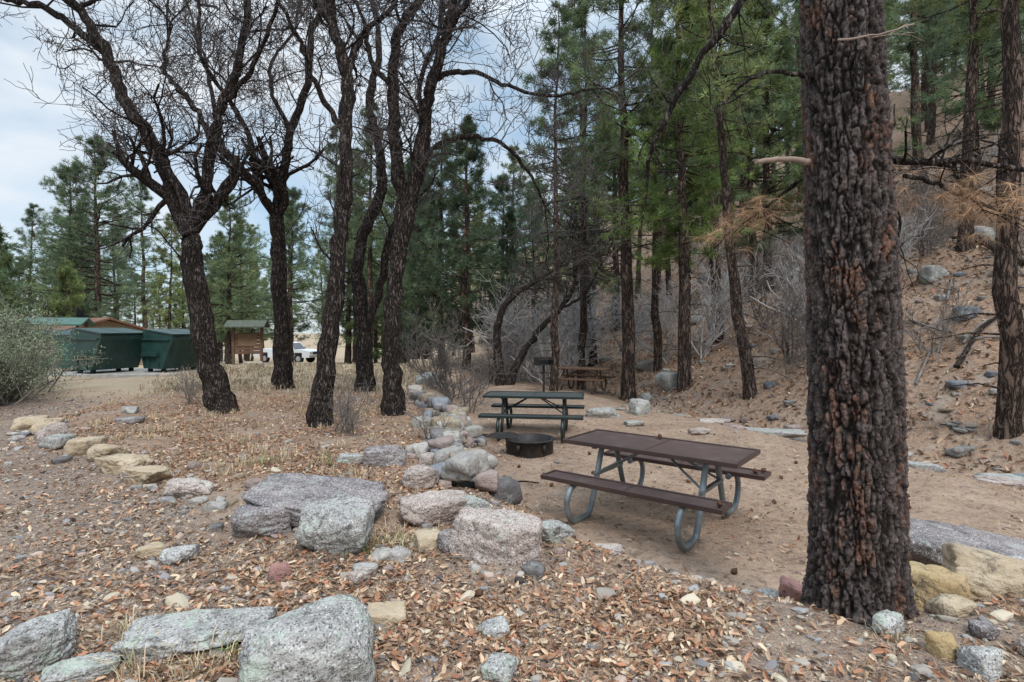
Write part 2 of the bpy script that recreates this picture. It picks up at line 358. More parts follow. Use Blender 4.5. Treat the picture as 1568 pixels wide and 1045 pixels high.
stones_along('rock_wall',[(-2.1,12.6),(-1.6,11.2),(-.98,9.4),(-.85,8.2),(-.82,7.2),(-.6,6.3),(-.35,5.6)],300,.17,.13,.42,3,.10)
stones_along('stone_border',[(2.6,14.8),(3.8,13.6),(5,11.8),(6.2,10.6),(6.6,9),(7.2,7.9),(8.6,7.2)],60,.35,.08,.4,1,0,.5,.85)
stones_along('creek_stones',[(2,21),(5,15.5),(7.0,11.8),(8.2,9.5),(9,8)],60,.8,.1,.45,1,0,.6,.7)
stones_along('stone_edging',[(.72,4.2),(1.0,3.95),(1.25,3.72),(1.3,3.6)],34,.03,.05,.11,1,0,.7)
stones_along('island_stones',[(-7.9,9.3),(-5.9,7.4),(-3.8,5.9),(-2.2,4.9),(-.4,4.1),(.4,4.5)],110,.28,.05,.2)
g=Geo(); n=0
while n<430:
    y=rng.uniform(5,40); x=rng.uniform(3,34)
    if x>y*1.1 or float(hill_s(np.array([x]),np.array([y]))[0])<.3: continue
    s=rng.uniform(.10,.35)*(1+2*(rng.random()<.12)); V,F=rock(int(rng.integers(1e6)),(s,s*.8,s*.5),3,7,24)
    g.add(V+[x,y,g1(x,y)+s*.02],T=F,c=SC[rng.integers(5)]*rng.uniform(.45,.85)); n+=1
g.obj('hillside_rocks',[r_att])
# ------------------------------------------------------------------ litter scatter
def samp(n,ymin=2.1,ymax=14,k=1.0):
    y=np.exp(rng.uniform(np.log(ymin),np.log(ymax),n)); x=rng.uniform(-1,1,n)*y*k; return x,y
def zones(x,y):
    sp=sd_pad(x,y); si=sd_isl(x,y); q=np.stack([x,y,x*0],1); nz=fbm(q*1.3,4); fr=1-sst(-.2,.3,sp)
    return fr,sst(-.3,.4,si),nz
def groundz(x,y):
    q=np.stack([x,y,x*0],1); return gh(x,y)+.010*fbm(q*14,3)
LT=np.array([(0,0,0),(.33,0,-.02),(.7,0,.0),(1,0,.06),(.25,.20,.12),(.72,.16,.10),(.25,-.20,.12),(.72,-.16,.10)]); LT[:,0]-=.5
LF_T=[(0,1,4),(0,6,1),(5,2,3),(2,7,3)]; LF_Q=[(1,2,5,4),(6,7,2,1)]
def rotm(n,tilt):
    a=rng.uniform(0,2*np.pi,n); b=rng.normal(0,tilt,n); c=rng.normal(0,tilt,n)
    ca,sa,cb,sb,cc,sc=np.cos(a),np.sin(a),np.cos(b),np.sin(b),np.cos(c),np.sin(c); z=np.zeros(n);o=z+1
    Rz=np.stack([ca,-sa,z,sa,ca,z,z,z,o],1).reshape(n,3,3); Ry=np.stack([cb,z,sb,z,o,z,-sb,z,cb],1).reshape(n,3,3); Rx=np.stack([o,z,z,z,cc,-sc,z,sc,cc],1).reshape(n,3,3)
    return Rz@Ry@Rx
def inst(g,TV,TQ,TT,pos,Rm,sc,cols,m=0):
    n=len(pos); k=len(TV); S=sc if np.ndim(sc)==2 else np.asarray(sc)[:,None]
    V=np.einsum('nij,nkj->nki',Rm,TV[None]*S[:,None,:])+pos[:,None,:]
    off=(np.arange(n)*k)[:,None,None]
    Q=(np.array(TQ)[None]+off).reshape(-1,4) if TQ is not None and len(TQ) else None
    T=(np.array(TT)[None]+off).reshape(-1,3) if TT is not None and len(TT) else None
    g.add(V.reshape(-1,3),Q=Q,T=T,m=m,c=np.repeat(cols,k,axis=0))
LC=np.array([(.38,.23,.14),(.46,.29,.18),(.28,.165,.105),(.54,.38,.25),(.20,.13,.095),(.42,.20,.115),(.60,.47,.33)])
x,y=samp(130000); fr,isl,nz=zones(x,y); mid=np.exp(-((x+.1)/1.6)**2)*(y<5)
dens=np.clip(isl*.95+fr*(.22+.5*mid)+(1-fr)*(.07+.4*np.exp(-(sd_pad(x,y)/.5)**2)),0,1)*np.clip(.6+1.5*nz,.05,1)
kp=rng.random(len(x))<dens; x=x[kp];y=y[kp]; n=len(x)
g=Geo(); inst(g,LT,LF_Q,LF_T,np.stack([x,y,groundz(x,y)+rng.uniform(.004,.02,n)],1),rotm(n,.5),rng.uniform(.025,.068,n),LC[rng.integers(0,len(LC),n)]*rng.uniform(.6,1.15,(n,1)))
y=rng.uniform(5,36,42000); x=rng.uniform(3,34,42000); kp=(hill_s(x,y)>-1.2)&(x<y*1.05); x=x[kp];y=y[kp];n=len(x)
inst(g,LT,LF_Q,LF_T,np.stack([x,y,gh(x,y)+.03],1),rotm(n,.6),rng.uniform(.07,.16,n),LC[rng.integers(0,len(LC),n)]*rng.uniform(.4,1.0,(n,1)))
g.obj('fallen_leaves',[m_leaf],False)
x,y=samp(100000,2.1,13); fr,isl,nz=zones(x,y); kp=rng.random(len(x))<np.clip(.6+1.6*nz+.25*(1-fr),.12,1); x=x[kp];y=y[kp];n=len(x)
NT=np.array([(-.5,-.010,0),(0,.03,.03),(.5,-.010,0),(0,.052,.03)]) 
g=Geo(); inst(g,NT,[(0,1,2,3)],None,np.stack([x,y,groundz(x,y)+.006],1),rotm(n,.14),rng.uniform(.06,.15,n),np.array([(.50,.335,.21)])*rng.uniform(.35,1.35,(n,1)))
g.obj('pine_needle_litter',[m_col],False)
V1,F1=ico(1)
g=Geo(); PC=np.array([(.11,.095,.09),(.18,.155,.14),(.08,.07,.068),(.27,.23,.20),(.42,.37,.30),(.50,.42,.31),(.28,.2,.16),(.22,.18,.16)])
x,y=samp(62000,2.1,13); fr,isl,nz=zones(x,y); lft=1-sst(-.5,1.2,x)
kp=rng.random(len(x))<np.clip(fr*(1-isl)*(.25+.75*lft)*(.8+nz)+.08,0,1); x=x[kp];y=y[kp];n=len(x)
s=np.exp(rng.normal(-4.85,.42,n)); S=s[:,None]*rng.uniform(.6,1.2,(n,3))*[1,1,.6]
inst(g,V1,None,F1,np.stack([x,y,groundz(x,y)+s*.25],1),rotm(n,.3),S,PC[rng.integers(0,len(PC),n)]*rng.uniform(.7,1.2,(n,1)))
for k_ in range(8):
    V,F=rock(900+k_,(2,1.4,.8),2,6,26)
    x,y=samp(280,2.2,14); fr,isl,nz=zones(x,y); kp=rng.random(len(x))<np.clip(fr*(.9-.5*isl)+.12,0,1); x=x[kp];y=y[kp];n=len(x)
    s=np.exp(rng.normal(-3.75,.48,n)); inst(g,V,None,F,np.stack([x,y,groundz(x,y)+s*.15],1),rotm(n,.25),s,np.array([(.36,.31,.26),(.50,.42,.31),(.25,.23,.22),(.4,.29,.23),(.3,.28,.26)])[rng.integers(0,5,n)]*rng.uniform(.75,1.15,(n,1)))
g.obj('gravel',[m_col],False)
# ------------------------------------------------------------------ bare trees
def grow(p,d,r,L,depth,out,up=.25,wig=.45,nch=(3,5),shr=.62,minr=.0045):
    n=6; pts=[p]; dd=d; seg=L/(n-1)
    for i in range(n-1):
        w=(random.gauss(0,wig),random.gauss(0,wig),random.gauss(0,wig)+up*.5)
        dd=(dd[0]+w[0]*.6,dd[1]+w[1]*.6,dd[2]+w[2]*.6); m=math.sqrt(dd[0]**2+dd[1]**2+dd[2]**2)+1e-6; dd=(dd[0]/m,dd[1]/m,dd[2]/m)
        q=pts[-1]; pts.append((q[0]+dd[0]*seg,q[1]+dd[1]*seg,q[2]+dd[2]*seg))
    r1=max(r*.45,minr*.8); out.append((np.array(pts),np.linspace(r,r1,n)))
    if depth<=0: return
    for k in range(random.randint(*nch)):
        t=random.uniform(.25,1); i=min(int(t*(n-1)),n-2); a=pts[i]; b=pts[i+1]; bd=(b[0]-a[0],b[1]-a[1],b[2]-a[2]); m=math.sqrt(sum(c*c for c in bd))+1e-9
        v=(random.gauss(0,1),random.gauss(0,1),random.gauss(0,.8)); mv=math.sqrt(sum(c*c for c in v))+1e-9
        cd=tuple(bd[j]/m*.55+v[j]/mv*.85+(up*.6 if j==2 else 0) for j in range(3)); mm=math.sqrt(sum(c*c for c in cd))+1e-9
        grow(a,tuple(c/mm for c in cd),max(r*(1-.5*t)*.6,minr),L*random.uniform(shr*.75,shr*1.2),depth-1,out,up,wig,nch,shr,minr)
def limb_y(limbs,p,base):
    for pts,r0,r1,dy in limbs:
        for i,q in enumerate(pts):
            if q==p and i>0:
                return (i/(len(pts)-1))**1.2*dy+(0 if pts[0][1]>base[1]-5 else limb_y(limbs,pts[0],base))
    return 0
def oak(name,bx,by,dist_scale,base,limbs,dens=1.0,mat=None,minr=.0055,twl=1.5):
    z0=g1(bx,by)-.05; g=Geo(); big=[];tw=[]
    for pts,r0,r1,dy in limbs:
        P=np.array([((a-base[0])*dist_scale,0,(base[1]-b)*dist_scale) for a,b in pts]); 
        P[:,1]=np.linspace(0,1,len(P))**1.2*dy+(0 if pts[0][1]>base[1]-5 else limb_y(limbs,pts[0],base))
        S=smooth_path(P,6); S[1:-1]+=rng.normal(0,.018,(len(S)-2,3)); rr=np.linspace(r0,r1,len(S))
        if pts[0][1]>base[1]-5: rr=rr*(1+.45*np.exp(-np.arange(len(S))/2.0))
        big.append((S,rr)); Ls=np.cumsum(np.r_[0,np.linalg.norm(np.diff(S,axis=0),axis=1)])
        hgt=S[:,2]
        nb=int(Ls[-1]*3.0*dens)
        for i in range(nb):
            k=random.randint(5,len(S)-2)
            if hgt[k]<2.4 and random.random()<.95: continue
            if rr[k]>.12 and random.random()<.9: continue
            t=S[k+1]-S[k]; t/=np.linalg.norm(t)+1e-9; v=rng.normal(size=3); v-=t*(v@t); v/=np.linalg.norm(v); d=t*.35+v*.8+np.array([0,0,.3]); d/=np.linalg.norm(d)
            grow(tuple(S[k]),tuple(d),min(rr[k]*.4,.03)*random.uniform(.45,1),twl*random.uniform(.5,1.1),3,tw,.25,.5,(3,4),.62,minr)
        d=S[-1]-S[-3]; d/=np.linalg.norm(d); 
        for i in range(3): grow(tuple(S[-1]),tuple(d+rng.normal(0,.3,3)),r1*.8,twl*1.2,3,tw,.25,.5,(3,4),.65,minr)
    tubes(g,big,14,0,None,.2); tubes(g,[t for t in tw if t[1][0]>.012],4,0); tubes(g,[t for t in tw if t[1][0]<=.012],3,1)
    return g.obj(name,[mat or m_oak,m_otw],True,(bx,by,z0))
oak('oak_tree',-5.2,10.2,.01172,(335,645),[
 ([(335,645),(318,580),(303,500),(290,410),(285,370)],.20,.165,.0),
 ([(285,370),(262,310),(245,250),(205,180),(185,110),(150,50),(110,10),(60,-60)],.13,.06,-.8),
 ([(185,110),(120,60),(60,25),(0,10),(-70,-20)],.07,.035,.5),
 ([(285,370),(305,300),(308,220),(320,160),(335,100),(345,20),(350,-80)],.12,.05,.8),
 ([(308,220),(280,170),(240,125),(210,90),(205,30)],.06,.03,.7),
 ([(320,160),(370,110),(400,60),(430,10)],.05,.03,-.5),
 ([(150,50),(175,10),(190,-40)],.04,.03,.6),
 ([(245,250),(215,245),(180,225),(150,180)],.02,.012,.6)],.95)
oak('oak_tree',-5.6,13.9,.016,(435,600),[
 ([(435,600),(432,500),(428,390),(425,335)],.19,.16,.0),
 ([(425,335),(390,290),(350,245),(322,210),(305,150),(285,80)],.10,.05,1.0),
 ([(425,335),(437,270),(452,210),(480,140),(490,70),(520,10),(540,-60)],.12,.05,-.8),
 ([(390,290),(385,220),(360,160),(330,110),(335,40)],.08,.035,-1.),
 ([(452,210),(420,150),(410,90),(440,30)],.06,.03,.8)],.7,twl=1.8)
oak('oak_tree',-3.03,8.96,.0103,(490,665),[
 ([(490,665),(500,560),(512,440),(522,330),(526,210),(524,120),(505,40),(490,-60)],.155,.07,.3),
 ([(524,120),(545,50),(580,0),(610,-60)],.06,.03,.6),
 ([(526,210),(490,150),(470,90),(440,20)],.05,.025,-.8),
 ([(505,40),(470,-10),(430,-50)],.05,.03,-.5)],.85)
oak('oak_tree',-3.5,13.5,.0155,(560,605),[
 ([(560,605),(557,520),(548,440),(552,370),(578,300),(580,230),(560,150),(575,60),(560,-40)],.19,.06,.6),
 ([(557,520),(585,440),(600,370),(640,300),(660,240),(650,150),(680,80)],.1,.05,-.8)],.6,twl=1.8)
oak('oak_tree',-2.04,9.8,.01126,(603,660),[
 ([(603,660),(600,560),(603,450),(614,340),(602,250),(598,150),(605,60),(640,0),(660,-80)],.16,.06,.4),
 ([(603,450),(632,310),(650,210),(665,150),(685,90),(700,30),(715,-50)],.125,.06,-.6),
 ([(665,150),(720,135),(780,155),(850,165),(910,150)],.05,.02,.4),
 ([(632,310),(665,245),(720,225),(780,240),(815,280),(838,325)],.055,.02,.7),
 ([(685,90),(730,35),(780,45),(840,35),(880,-20)],.05,.02,-.6),
 ([(598,150),(560,100),(545,40),(520,-30)],.05,.03,.6)],.95)
oak('oak_tree',-.1,18.9,.0217,(782,592),[
 ([(782,592),(800,545),(830,505),(862,472),(885,430),(890,380)],.13,.05,.6),
 ([(770,592),(764,520),(775,470),(810,440),(850,415)],.15,.05,-.6),
 ([(862,472),(900,450),(930,400)],.05,.03,.4)],.9,twl=1.7,minr=.007)
def shrub_mesh(seed,H,sp,mat,depth=3,n=9,minr=.004):
    random.seed(seed); tw=[]
    for i in range(n):
        a=random.uniform(0,6.28); t=random.uniform(.1,sp); grow((random.gauss(0,.12),random.gauss(0,.12),-.05),(math.cos(a)*t,math.sin(a)*t,1-t*.5),.018*H/1.5,H*random.uniform(.5,.8),depth,tw,.35,.35,(3,4),.6,minr)
    g=Geo(); tubes(g,tw,3); return g.mesh('bare_shrub',[mat])
m_grey=simple('grey_twig',(.40,.37,.35),.9,.1,0,.25,5)
SH=[shrub_mesh(1,2.6,.8,m_grey,3,8,.006),shrub_mesh(2,2.0,.9,m_twig,3,7,.006),shrub_mesh(3,1.2,.8,m_twig,3,6,.003),shrub_mesh(4,3.2,.6,m_grey,3,8,.008)]
for (x,y,k_,s) in [(.9,21,0,1.3),(1.8,22,3,1.2),(-.6,20,1,1),(-1.6,14.5,1,.8),(-1.1,13.2,2,1.2),(-1.5,15.5,1,1.0),(-2.4,17,1,1),(.3,20.5,3,1.2),(2.6,24,3,1.2),(1.3,19.5,0,1.1),
  (7.4,15,1,1.1),(8.3,16,0,1.1),(7.7,13.2,2,1.4),(8.6,14,1,1.1),(6.2,18.5,3,1),(5.4,20,0,1),(9,12.3,2,1.3),(7.0,20,3,1),(11.5,22,0,1.2),(6.9,14.2,1,.9),(9.6,15.6,1,1.1),(10.8,16.5,3,.8),(8.2,18,1,1.2),(12.8,17.5,1,1),(14.5,19.5,1,1.1),(13.6,22,3,1),(16.5,21,1,1),(12,25,0,1),(9.2,25,3,1.2),(17.5,24,1,1.2),(20,24,0,1),(15.5,27,0,1.2),(6.0,24,0,1.2),
  (-2.45,8.4,2,.75),(-2.2,7.9,2,.6),(-1.05,7.7,2,.5),(-6.2,11,2,.7),(-8.5,16,2,.9),(12.5,14,2,1.2),(4.5,22,3,1),(1.4,25,0,1.4),(-.2,21.5,3,1.1),(3.6,27,3,1.2)]:
    place('bare_shrub',SH[k_],(x,y,g1(x,y)),rng.uniform(0,6),sc=s)
# ------------------------------------------------------------------ pines
def pine_mesh(seed,H,cs,cr,nb,tuft,bw=.02,bl=.2,nbl=11,trunk=.2,dense=1,gcol=(.055,.095,.035),lean=0,dead=8,conic=.8):
    r=np.random.default_rng(seed); g=Geo(); n=24
    zz=np.linspace(-.3,H,n); wob=np.cumsum(r.normal(0,.03,(n,2)),0); P=np.stack([wob[:,0]+lean*zz/H,wob[:,1],zz],1)
    rad=trunk*(1-.9*np.clip(zz,0,H)/H); rad[0]*=1.4; rad[1]*=1.05; tubes(g,[(P,rad)],10,0,None,.1)
    br=[];C=[];D=[]
    for i in range(nb):
        t=cs+(1-cs)*((i+r.random())/nb); z=t*H; k=min(int((z+.3)/(H+.3)*(n-1)),n-2); b=P[k]*1.0; b[2]=z; f=(t-cs)/(1-cs)
        prof=(min(1,f*3.5+.35))*(1-f)**conic+.1; L=cr*prof*r.uniform(.45,1.25); a=r.uniform(0,2*np.pi); el=-.25+.85*f+r.normal(0,.15)
        q=[b]; d=np.array([math.cos(a)*math.cos(el),math.sin(a)*math.cos(el),math.sin(el)])
        for s in range(4): q.append(q[-1]+d*L/4); d=d+np.array([r.normal(0,.12),r.normal(0,.12),.1+r.normal(0,.06)]); d/=np.linalg.norm(d)
        q=np.array(q); br.append((q,np.linspace(.028*max(L,.5)/1.5,.007,5)))
        nl=int(5*dense)+1
        for j in range(nl):
            u=r.uniform(.3,.98)*4; kk=min(int(u),3); c=q[kk]*(1-u+kk)+q[kk+1]*(u-kk); dd=(q[kk+1]-q[kk]); dd/=np.linalg.norm(dd); v=r.normal(size=3)*[1,1,.5]; v/=np.linalg.norm(v); ld=dd*.7+v*.7+[0,0,.15]; ld/=np.linalg.norm(ld)
            ll=L*r.uniform(.15,.38); e=c+ld*ll
            for w in range(tuft): 
                tt=r.uniform(.35,1.05); C.append(c+(e-c)*tt+r.normal(0,.04,3)); D.append(ld)
        for w in range(tuft+1):
            u=r.uniform(2.2,4.0); kk=min(int(u),3); C.append(q[kk]*(1-u+kk)+q[kk+1]*(u-kk)+r.normal(0,.04,3)); D.append(d)
    for i in range(dead):
        z=H*r.uniform(.05,max(cs,.1)); a=r.uniform(0,6.28); L=r.uniform(.3,1.3); k=min(int((z+.3)/(H+.3)*(n-1)),n-2); b=P[k]*1.0; b[2]=z
        br.append((np.array([b,b+[math.cos(a)*L/2,math.sin(a)*L/2,.02],b+[math.cos(a)*L,math.sin(a)*L,-.1*L]]),np.array([.02,.013,.006])))
    g3=[b for b in br if len(b[0])==3]; g5=[b for b in br if len(b[0])==5]
    tubes(g,g5,3,0)
    if g3: tubes(g,g3,3,0)
    C=np.array(C);D=np.array(D); m=len(C); bd=r.normal(size=(m,nbl,3)); bd/=np.linalg.norm(bd,axis=2,keepdims=True); bd=bd+D[:,None,:]*.55+[0,0,.12]; bd/=np.linalg.norm(bd,axis=2,keepdims=True)
    sd=np.cross(bd,r.normal(size=(m,nbl,3))); sd/=np.linalg.norm(sd,axis=2,keepdims=True)
    ln=bl*r.uniform(.7,1.2,(m,nbl,1)); c0=C[:,None,:]+bd*.02; V=np.stack([c0-sd*bw*.4,c0+bd*ln,c0+sd*bw*.4+bd*ln*.1],2).reshape(-1,3)
    T=np.arange(len(V)).reshape(-1,3); tone=np.clip(r.normal(1,.32,(m,1)),.45,2.0); hue=r.uniform(0,1,(m,1))
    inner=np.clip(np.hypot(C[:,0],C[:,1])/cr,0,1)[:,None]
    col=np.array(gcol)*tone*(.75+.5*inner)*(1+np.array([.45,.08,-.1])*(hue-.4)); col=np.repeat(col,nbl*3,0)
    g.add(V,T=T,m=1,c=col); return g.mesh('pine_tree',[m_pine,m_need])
GC=(.155,.20,.095)
PA=pine_mesh(1,14,.27,2.3,140,4,.024,.20,12,.2,1.2,(.165,.235,.075),-.3)
PB=pine_mesh(2,15,.42,2.2,76,3,.028,.22,10,.2,1,GC,.3,14)
PC_=pine_mesh(3,13,.5,1.8,56,3,.028,.21,9,.15,1,GC,-.6,18)
PD=pine_mesh(4,10,.10,2.3,120,3,.026,.20,12,.18,1.1,(.09,.125,.065),.2,4)
PE=pine_mesh(5,12.5,.18,3.1,115,4,.034,.25,9,.22,1,(.15,.20,.105),.2,6,.55)
PF=pine_mesh(6,16,.34,2.7,80,3,.045,.30,8,.24,1,(.155,.20,.105),.4,14,.6)
PG=pine_mesh(7,6,.08,1.9,70,3,.036,.23,10,.12,1,(.16,.215,.09),.1,2)
PH=pine_mesh(8,12,.26,2.3,88,3,.034,.24,9,.16,1,(.175,.235,.105),.1,8)
def pine(me,x,y,s=1,tilt=(0,0),parent=None,rz=None,name='pine_tree'):
    return place(name,me,(x,y,g1(x,y)-.05),rng.uniform(0,6.28) if rz is None else rz,parent=parent,sc=s,tilt=tilt)
for a in [(PB,3.7,17.7,1.1),(PA,5.05,16.6,1.0,(0,-.03)),(PC_,5.85,14.2,1.05,(0,-.05)),(PC_,3.3,24,1.2),(PB,7.1,19.5,1.0),(PC_,8.0,9.3,1.2,(0,-.07)),
  (PC_,4.9,19.5,1.0,(0,.03)),(PC_,1.25,17.5,.9,(0,.02)),(PH,9.7,23,1.1),(PB,13.5,17.0,1.0),(PC_,12.6,11.9,1.05,(0,.04)),(PB,15.5,15.5,1.05),(PH,12.3,21,1.0),(PH,17,19.5,1.0),(PA,8.0,26,1.0),
  (PD,-1.7,21.5,.95),(PD,-2.9,23.5,.95),(PE,-.5,27,.72),(PB,-2.1,27.5,.75),(PD,-.2,24,.7),(PE,1.2,31,.8),(PC_,2.6,20.5,1.1),(PD,-4.2,25,.9),(PE,3.6,33,.9),(PE,5.5,30,1.0),
  (PE,-23.4,32,1.0),(PE,-26.2,33.5,.92),(PH,-20.0,33,.72),(PH,-19,40,.85),(PE,-17.0,34,.8),(PE,-14.4,37,.9),(PB,-9.6,30,.85),(PE,-10.4,36,1.0),(PB,-7.0,28,.85),(PE,-6.3,33,.9),(PH,-4.6,27,.8),(PD,-4.8,31,1.1),
  (PG,-23.0,25,.9),(PG,-25.5,27,1.0),(PG,-21.4,27,.8),(PG,-27,30,1.2),(PG,-8.6,36,1.1),(PE,-8.0,40,1.0),(PH,-12.2,31,.75)]:
    pine(*a)
fo=bpy.data.objects.new('distant_forest',None); bpy.context.scene.collection.objects.link(fo)
V_=[PF,PE,PH,PF,PB]; n=0; pl=[]
while n<100:
    y=rng.uniform(22,75); x=rng.uniform(.03,1.1)*y
    s_=float(hill_s(np.array([x]),np.array([y]))[0])
    if s_<5 or (x/y<.15 and y<34) or any((x-a)**2+(y-b)**2<8 for a,b in pl): continue
    pl.append((x,y)); pine(V_[rng.integers(5)],x,y,rng.uniform(.7,1.05)*(.8 if x/y<.15 else 1),parent=fo,name='forest_pine'); n+=1
n=0
while n<80:
    y=rng.uniform(42,95); x=rng.uniform(-1.1,.02)*y
    if -.48<x/y<-.33 and y<54: continue
    pine([PE,PH,PE,PF][rng.integers(4)],x,y,rng.uniform(.75,1.05),parent=fo,name='forest_pine'); n+=1
# ------------------------------------------------------------------ big foreground pine
def big_pine():
    NA,NZ=240,900; th=np.linspace(0,2*np.pi,NA,endpoint=False); z=np.linspace(-.15,5.0,NZ); T,Zz=np.meshgrid(th,z)
    R0=.243-.006*Zz+.07*np.exp(-np.clip(Zz,0,9)/.16)*(1+.5*np.cos(T*4+1))+.012*np.cos(T*2+Zz)
    cx=-.026*Zz+.015*np.sin(Zz*1.1); D=np.stack([np.cos(T),np.sin(T),T*0],-1)
    P=D*R0[...,None]; P[...,2]=Zz; p0=P.reshape(-1,3).copy()
    q=p0*np.array([25,25,3.6]); q=q+.7*np.stack([fbm(p0*[12,12,9],3),fbm(p0*[12,12,9]+31,3),fbm(p0*[12,12,9]+77,3)],1)
    f1,f2,cid=voro(q); e=(f2-f1).reshape(NZ,NA); cid=cid.reshape(NZ,NA); nz=fbm(p0*[34,34,16],4).reshape(NZ,NA); n2=fbm(p0*[95,95,45],3).reshape(NZ,NA)
    pl=sst(.0,.2,e+.10*nz)
    a1,a2,c2=voro(p0*[48,48,17]+1.2*fbm(p0*28,2)[:,None]); e2=(a2-a1).reshape(NZ,NA); c2=c2.reshape(NZ,NA)
    disp=-.022*(1-pl)+.006*(cid-.5)*pl-.006*(1-sst(0,.12,e2))*pl+.012*nz+.010*n2+.011*(c2-.5)*pl
    P=P+D*disp[...,None]; P[...,0]+=cx
    tone=(.75+.25*cid+.8*nz+.8*n2+.5*(c2-.5))[...,None]
    base=np.array([.018,.014,.012])*(1-pl[...,None])+np.array([.088,.069,.062])*pl[...,None]*np.clip(tone,.2,2.2)
    red=sst(.2,.5,fbm(p0*[10,10,4]+5,4).reshape(NZ,NA)+.8*(c2-.55))[...,None]
    base=base*(1-.6*red)+np.array([.19,.09,.055])*.6*red*pl[...,None]
    g=Geo(); ii,jj=np.meshgrid(np.arange(NZ-1),np.arange(NA),indexing='ij'); j2=(jj+1)%NA
    g.add(P.reshape(-1,3),Q=np.stack([ii*NA+jj,ii*NA+j2,(ii+1)*NA+j2,(ii+1)*NA+jj],-1).reshape(-1,4),c=base.reshape(-1,3),m=0)
    zz=np.linspace(4.95,13,12); tubes(g,[(np.stack([-.026*zz,zz*0,zz],1),.21*(1-(zz-5)/9))],14,1)
    s=.003736; B=(1325,950)
    def L(pts,r0,r1,dy0,dy1,tw=0,m=1,per=5):
        P=np.array([((a-B[0])*s,0,(B[1]-b)*s) for a,b in pts]); P[:,1]=np.linspace(dy0,dy1,len(P)); S=smooth_path(P,per); S[1:]+=rng.normal(0,.004,(len(S)-1,3))
        tubes(g,[(S,np.linspace(r0,r1,len(S)))],8,m,None,.15,cap=True); out=[]
        for i in range(tw):
            k=random.randint(3,len(S)-1); d=S[k]-S[k-1]; d/=np.linalg.norm(d); d=d*.5+rng.normal(0,.6,3); d/=np.linalg.norm(d); grow(tuple(S[k]),tuple(d),r1*.8,.35,1,out,0,.3,(1,3),.6,.0022)
        if out: tubes(g,out,4,m)
        return S
    L([(1260,95),(1235,88),(1180,84),(1140,104),(1110,130),(1085,152)],.016,.006,0,-.1,6)
    L([(1290,-90),(1180,-70),(1115,5),(1062,82),(1030,150),(1012,195),(1010,240)],.03,.008,0,.3,10)
    L([(1265,224),(1240,222),(1200,219),(1158,224)],.02,.015,0,-.05,0,2)
    L([(1350,210),(1380,214),(1440,220),(1500,214),(1568,224),(1640,232),(1720,225)],.025,.012,0,.1,12)
    L([(1490,215),(1500,240),(1530,250),(1568,262),(1640,290)],.012,.006,.06,.2,6)
    L([(1300,30),(1290,80),(1283,140)],.028,.02,-.21,-.27,0)
    L([(1255,62),(1300,60),(1360,44)],.006,.004,-.25,-.28,1,2)
    L([(1350,270),(1400,300),(1400,360),(1380,410)],.012,.005,.05,.1,4)
    A=L([(1255,240),(1235,262),(1210,285),(1175,312)],.012,.006,.2,.6,4)
    Bq=L([(1380,250),(1440,255),(1490,268),(1560,285),(1620,300)],.014,.006,-.1,.2,5)
    r=np.random.default_rng(5)
    for S,n in ((A,46),(Bq,70)):
        C=S[r.integers(int(len(S)*.4),len(S),n)]+r.normal(0,1,(n,3))*[.10,.14,.05]; nb=30
        bd=r.normal(size=(n,nb,3))*[1,1,.6]+[-.2,0,-.6]; bd/=np.linalg.norm(bd,axis=2,keepdims=True); sd=np.cross(bd,r.normal(size=bd.shape)); sd/=np.linalg.norm(sd,axis=2,keepdims=True)
        c0=C[:,None,:]; ln=r.uniform(.08,.16,(n,nb,1)); V=np.stack([c0+sd*.0010,c0+bd*ln,c0-sd*.0010+0*ln],2).reshape(-1,3)
        g.add(V,T=np.arange(len(V)).reshape(-1,3),m=3,c=np.repeat(np.array([(.50,.31,.18)])*r.uniform(.4,1.3,(n,1)),nb*3,0))
    m0=M('big_bark',.95,.1); c=m0.attr(); co=m0.co((1,1,.4)); f=m0.noise(co,110,3,.75); c=m0.mix(1.,c,m0.ramp(f,[(.3,.5),(.7,1.7)]),'MULTIPLY'); m0.color(c); m0.bump(f,.010,1.)
    x,y=2.04,3.35; g.obj('pine_tree',[m0.m,m_oak,simple('broken_wood',(.3,.22,.17),.9,.1),m_leaf],True,(x,y,g1(x,y)))
big_pine()
# ------------------------------------------------------------------ grass
def grass(name,spots,col,bh=.22,nb=60,w=.004,spread=.12):
    g=Geo(); 
    for (x,y,s) in spots:
        n=int(nb*s); a=rng.uniform(0,6.28,n); r_=np.abs(rng.normal(0,spread*s,n)); bx=x+np.cos(a)*r_; by=y+np.sin(a)*r_; bz=gh(bx,by)-.01
        h=bh*rng.uniform(.5,1.2,n)*min(s,1.3); ln=rng.uniform(.2,1.1,n)*h; a2=a+rng.normal(0,.8,n); dx=np.cos(a2)*ln; dy=np.sin(a2)*ln; px=-np.sin(a2)*w; py=np.cos(a2)*w
        V=np.stack([np.stack([bx-px,by-py,bz],1),np.stack([bx+px,by+py,bz],1),np.stack([bx+dx*.4+px*.8,by+dy*.4+py*.8,bz+h*.7],1),np.stack([bx+dx*.4-px*.8,by+dy*.4-py*.8,bz+h*.7],1),np.stack([bx+dx,by+dy,bz+h*.85],1)],1).reshape(-1,3)
        o=np.arange(n)*5; g.add(V,Q=np.stack([o,o+1,o+2,o+3],1),T=np.stack([o+3,o+2,o+4],1),c=np.repeat(np.array(col)*rng.uniform(.6,1.3,(n,1))*np.array([1,1,1])+rng.uniform(-.02,.02,(n,1))*[1,-1,0],5,0))
    return g.obj(name,[m_leaf],False)
